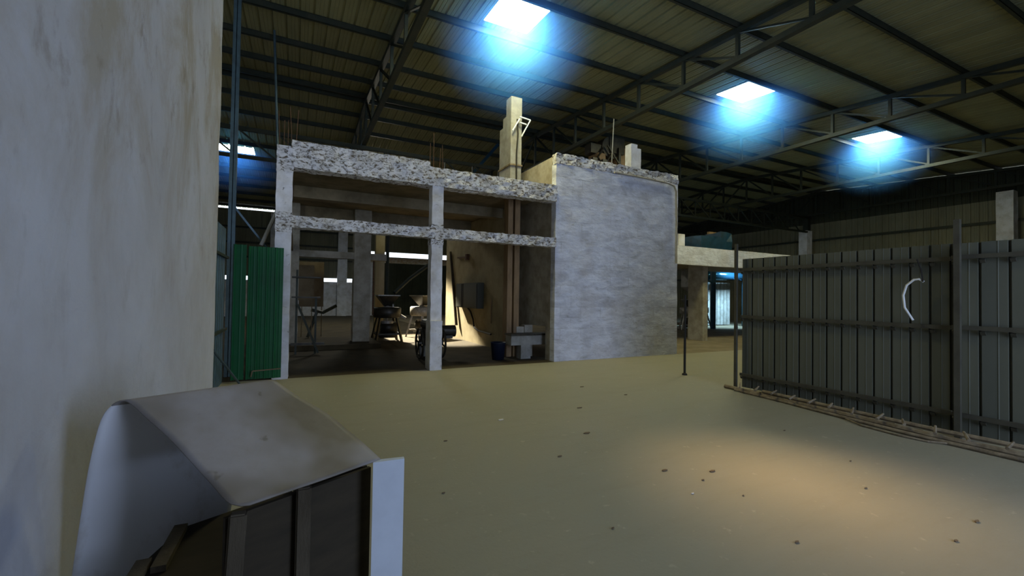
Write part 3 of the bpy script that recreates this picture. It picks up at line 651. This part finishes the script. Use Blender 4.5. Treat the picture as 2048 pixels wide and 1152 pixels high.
m = MB(); m.tube([(7.35, 6.58, .02), (7.35, 6.58, 1.68)], .024, 8); m.lathe([(.02, 0), (.055, 0), (.05, .03), (.02, .05)], (7.35, 6.58, 0), 12); tag(m.build('black_pole', 'cable'), 'black upright pole on a small foot standing alone on the floor', 'pole')
ONUM = 'first second third fourth fifth sixth seventh eighth ninth tenth eleventh twelfth thirteenth fourteenth fifteenth sixteenth seventeenth eighteenth nineteenth twentieth twenty-first twenty-second twenty-third twenty-fourth'.split()
# pipes and sticks along the foot of the fence
for k, (pts, r) in enumerate((
        ([(7.0, 5.35, .03), (6.93, 4.4, .035), (6.80, 3.3, .04), (6.72, 2.4, .04), (6.78, .9, .04)], .035),
        ([(6.92, 5.1, .02), (6.84, 4.2, .02), (6.70, 3.3, .025), (6.62, 2.6, .025), (6.6, 1.0, .025)], .022),
        ([(6.94, 4.6, .09), (6.84, 3.5, .10), (6.80, 2.4, .10), (6.86, .9, .11)], .028),
        ([(6.66, 3.25, .02), (6.52, 3.0, .015), (6.47, 2.6, .015), (6.5, 2.35, .015), (6.62, 2.2, .02)], .012))):
    m = MB(); m.tube(pts, r, 8)
    tag(m.build('floor_pipe', 'rope'), ['thick long brown pipe lying along the foot of the fence', 'thinner brown pipe lying outermost along the fence foot', 'brown pipe lying on top of the others by the fence', 'thin bowed cane bulging out from the pipes by the fence'][k], 'pipe')
for k in range(13):
    y = 4.95-k*.29; x = 6.98-.05*k*.5
    m = MB(); a = random.uniform(-.05, .1); L = random.uniform(.12, .22)
    m.tube([(x-.16, y-.02, .10+.01*(k % 3)), (x-.16+L, y+a, .15)], [.018, .012], 6)
    m.box(x+.02, x+.10, y-.1, y-.02, .0, .05)
    tag(m.build('stick', 'rope'), 'short brown stick across the fence-foot pipes, %s from the corner post' % ONUM[k], 'stick', 'sticks across the floor pipes')

# ------------------------------------------------------------------ foreground: bent sheet over a crate
ax = Vector((.89, .45, 0)).normalized(); bk = Vector((-.45, .89, 0)).normalized()
LIP = Vector((-.160, 1.82, 0))
def cp(a, b, z): v = LIP+ax*a+bk*b; return Vector((v.x, v.y, z))
prof = [(0, .83, 0), (.015, .838, .0)]
prof = []
# back offset b, height z, axial shift
ctrl = [(0, .83, -.02), (.12, .892, -.045), (.25, .96, -.075), (.38, 1.03, -.11), (.50, 1.098, -.155), (.56, 1.138, -.18), (.60, 1.155, -.20), (.635, 1.14, -.225), (.66, 1.095, -.25), (.68, 1.02, -.265), (.71, .88, -.28), (.74, .72, -.29), (.77, .55, -.30), (.80, .36, -.31), (.82, .2, -.32), (.83, .02, -.33)]
def catmull(P, n):
    out = []
    for i in range(len(P)-1):
        p0, p1, p2, p3 = (Vector(P[max(0, min(len(P)-1, i+k))]) for k in (-1, 0, 1, 2))
        for j in range(n):
            t = j/n; out.append(.5*((2*p1)+(p2-p0)*t+(2*p0-5*p1+4*p2-p3)*t*t+(3*p1-p0-3*p2+p3)*t**3))
    out.append(Vector(P[-1])); return out
m = MB(); NA = 24; rows = []; CP = catmull(ctrl, 5)
for (b, z, sh) in CP:
    row = []; L = .615 if b < .3 else .615-.045*min(1, (b-.3)/.25)
    for j in range(NA+1):
        t = j/NA; a = sh+t*L; bb, zz = b, z
        if b < .05 and t < .09:                   # clipped round near corner
            k = (1-t/.09); bb = b+.028*k*k*(1-b/.05); zz = z+.015*k*k*(1-b/.05)
        zz += .004*noise.noise(Vector((a*4, b*5, z*3)))
        row.append(m.bm.verts.new(cp(a, bb, zz)))
    rows.append(row)
for r0, r1 in zip(rows, rows[1:]):
    for j in range(NA): m.bm.faces.new((r0[j], r0[j+1], r1[j+1], r1[j]))
o = m.build('bent_sheet', 'sheet', smooth=True, solid=.005)
o.data.materials.append(M['sheet_lit'])
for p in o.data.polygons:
    if p.index >= 36*NA: p.material_index = 1  # flap in paler colour: the daylight on its inside is painted in
tag(o, 'large dusty sheet bent into an arch draped over the crate beside the stained wall', 'sheet')
K2 = thing('wooden_crate', 'dark wooden crate with rough posts under the bent sheet, white panel at its side', 'crate', tuple(cp(.2, .3, 0)))
def prism(pts, z0, z1, name, mt, parent):
    m = MB(); m.poly([(p.x, p.y, z0) for p in pts], (0, 0, z1-z0)); return m.build(name, mt, parent)
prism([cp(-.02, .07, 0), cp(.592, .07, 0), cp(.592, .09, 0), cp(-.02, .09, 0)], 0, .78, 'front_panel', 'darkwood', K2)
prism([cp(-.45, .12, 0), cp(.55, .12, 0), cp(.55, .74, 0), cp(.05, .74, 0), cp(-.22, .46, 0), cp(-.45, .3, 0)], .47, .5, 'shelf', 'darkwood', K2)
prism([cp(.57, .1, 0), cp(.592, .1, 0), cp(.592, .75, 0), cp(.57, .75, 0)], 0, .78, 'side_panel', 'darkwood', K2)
m = MB(); m.bar(cp(.01, .04, .80), cp(-.035, .02, 0), .055, .045); m.bevel(.006); m.build('post', 'wood', K2)
m = MB(); m.bar(cp(.255, .045, .81), cp(.255, .045, 0), .055, .04, ref=(0, 1, 0)); m.bevel(.006); m.build('post', 'wood', K2)
for a, b in ((-.3, .42), (-.12, .62)):
    m = MB(); m.bar(cp(a, b-.2, .515), cp(a+.16, b+.1, .515), .05, .025); m.build('batten', 'wood', K2)
WP = [Vector((.332, 2.062, 0)), Vector((.472, 2.055, 0)), Vector((.475, 2.08, 0)), Vector((.345, 2.095, 0))]
m = MB(); m.poly([(p.x, p.y, 0) for p in WP], (0, 0, .832)); o = m.build('side_panel', 'white', K2); o['label'] = 'narrow white laminated end panel'

# ------------------------------------------------------------------ litter on the floor
lit = [(3.1, 3.0, .09), (3.25, 2.7, .05), (2.95, 2.55, .04), (3.3, 2.35, .03), (1.75, 1.3, .16), (1.65, 1.42, .1), (1.2, 1.25, .05), (.9, 2.2, .04), (3.0, 1.75, .05), (3.5, 2.8, .10),
       (4.4, 2.0, .05), (5.0, 2.4, .04), (4.5, 1.35, .08), (4.0, 1.3, .06), (1.1, 3.4, .04), (2.4, 5.1, .12), (3.7, 5.2, .14), (4.6, 6.4, .1), (2.4, 3.7, .07), (3.1, 4.2, .14), (1.5, 4.6, .06), (5.4, 3.3, .05), (2.0, 2.4, .04), (4.9, 5.6, .09)]
lit.sort(key=lambda q: ((q[0]*r2.x+q[1]*r2.y)/(q[0]*fw.x+q[1]*fw.y)))
for k, (x, y, s) in enumerate(lit):
    s *= .55
    m = MB(); n = 6; a0 = random.random()*6
    pts = [(x+s*(.5+.3*random.random())*math.cos(a0+i*2*PI/n), y+s*.35*(.5+.5*random.random())*math.sin(a0+i*2*PI/n), .002) for i in range(n)]
    m.poly(pts, (0, 0, .008)); pale = k in (3, 12, 16)
    tag(m.build('litter_scrap', 'scrapw' if pale else 'scrap'), 'small %s scrap on the open floor, %s scrap from the left' % ('pale' if pale else 'brown', ONUM[k]), 'scrap', 'pale scraps on the floor' if pale else 'brown scraps on the floor')
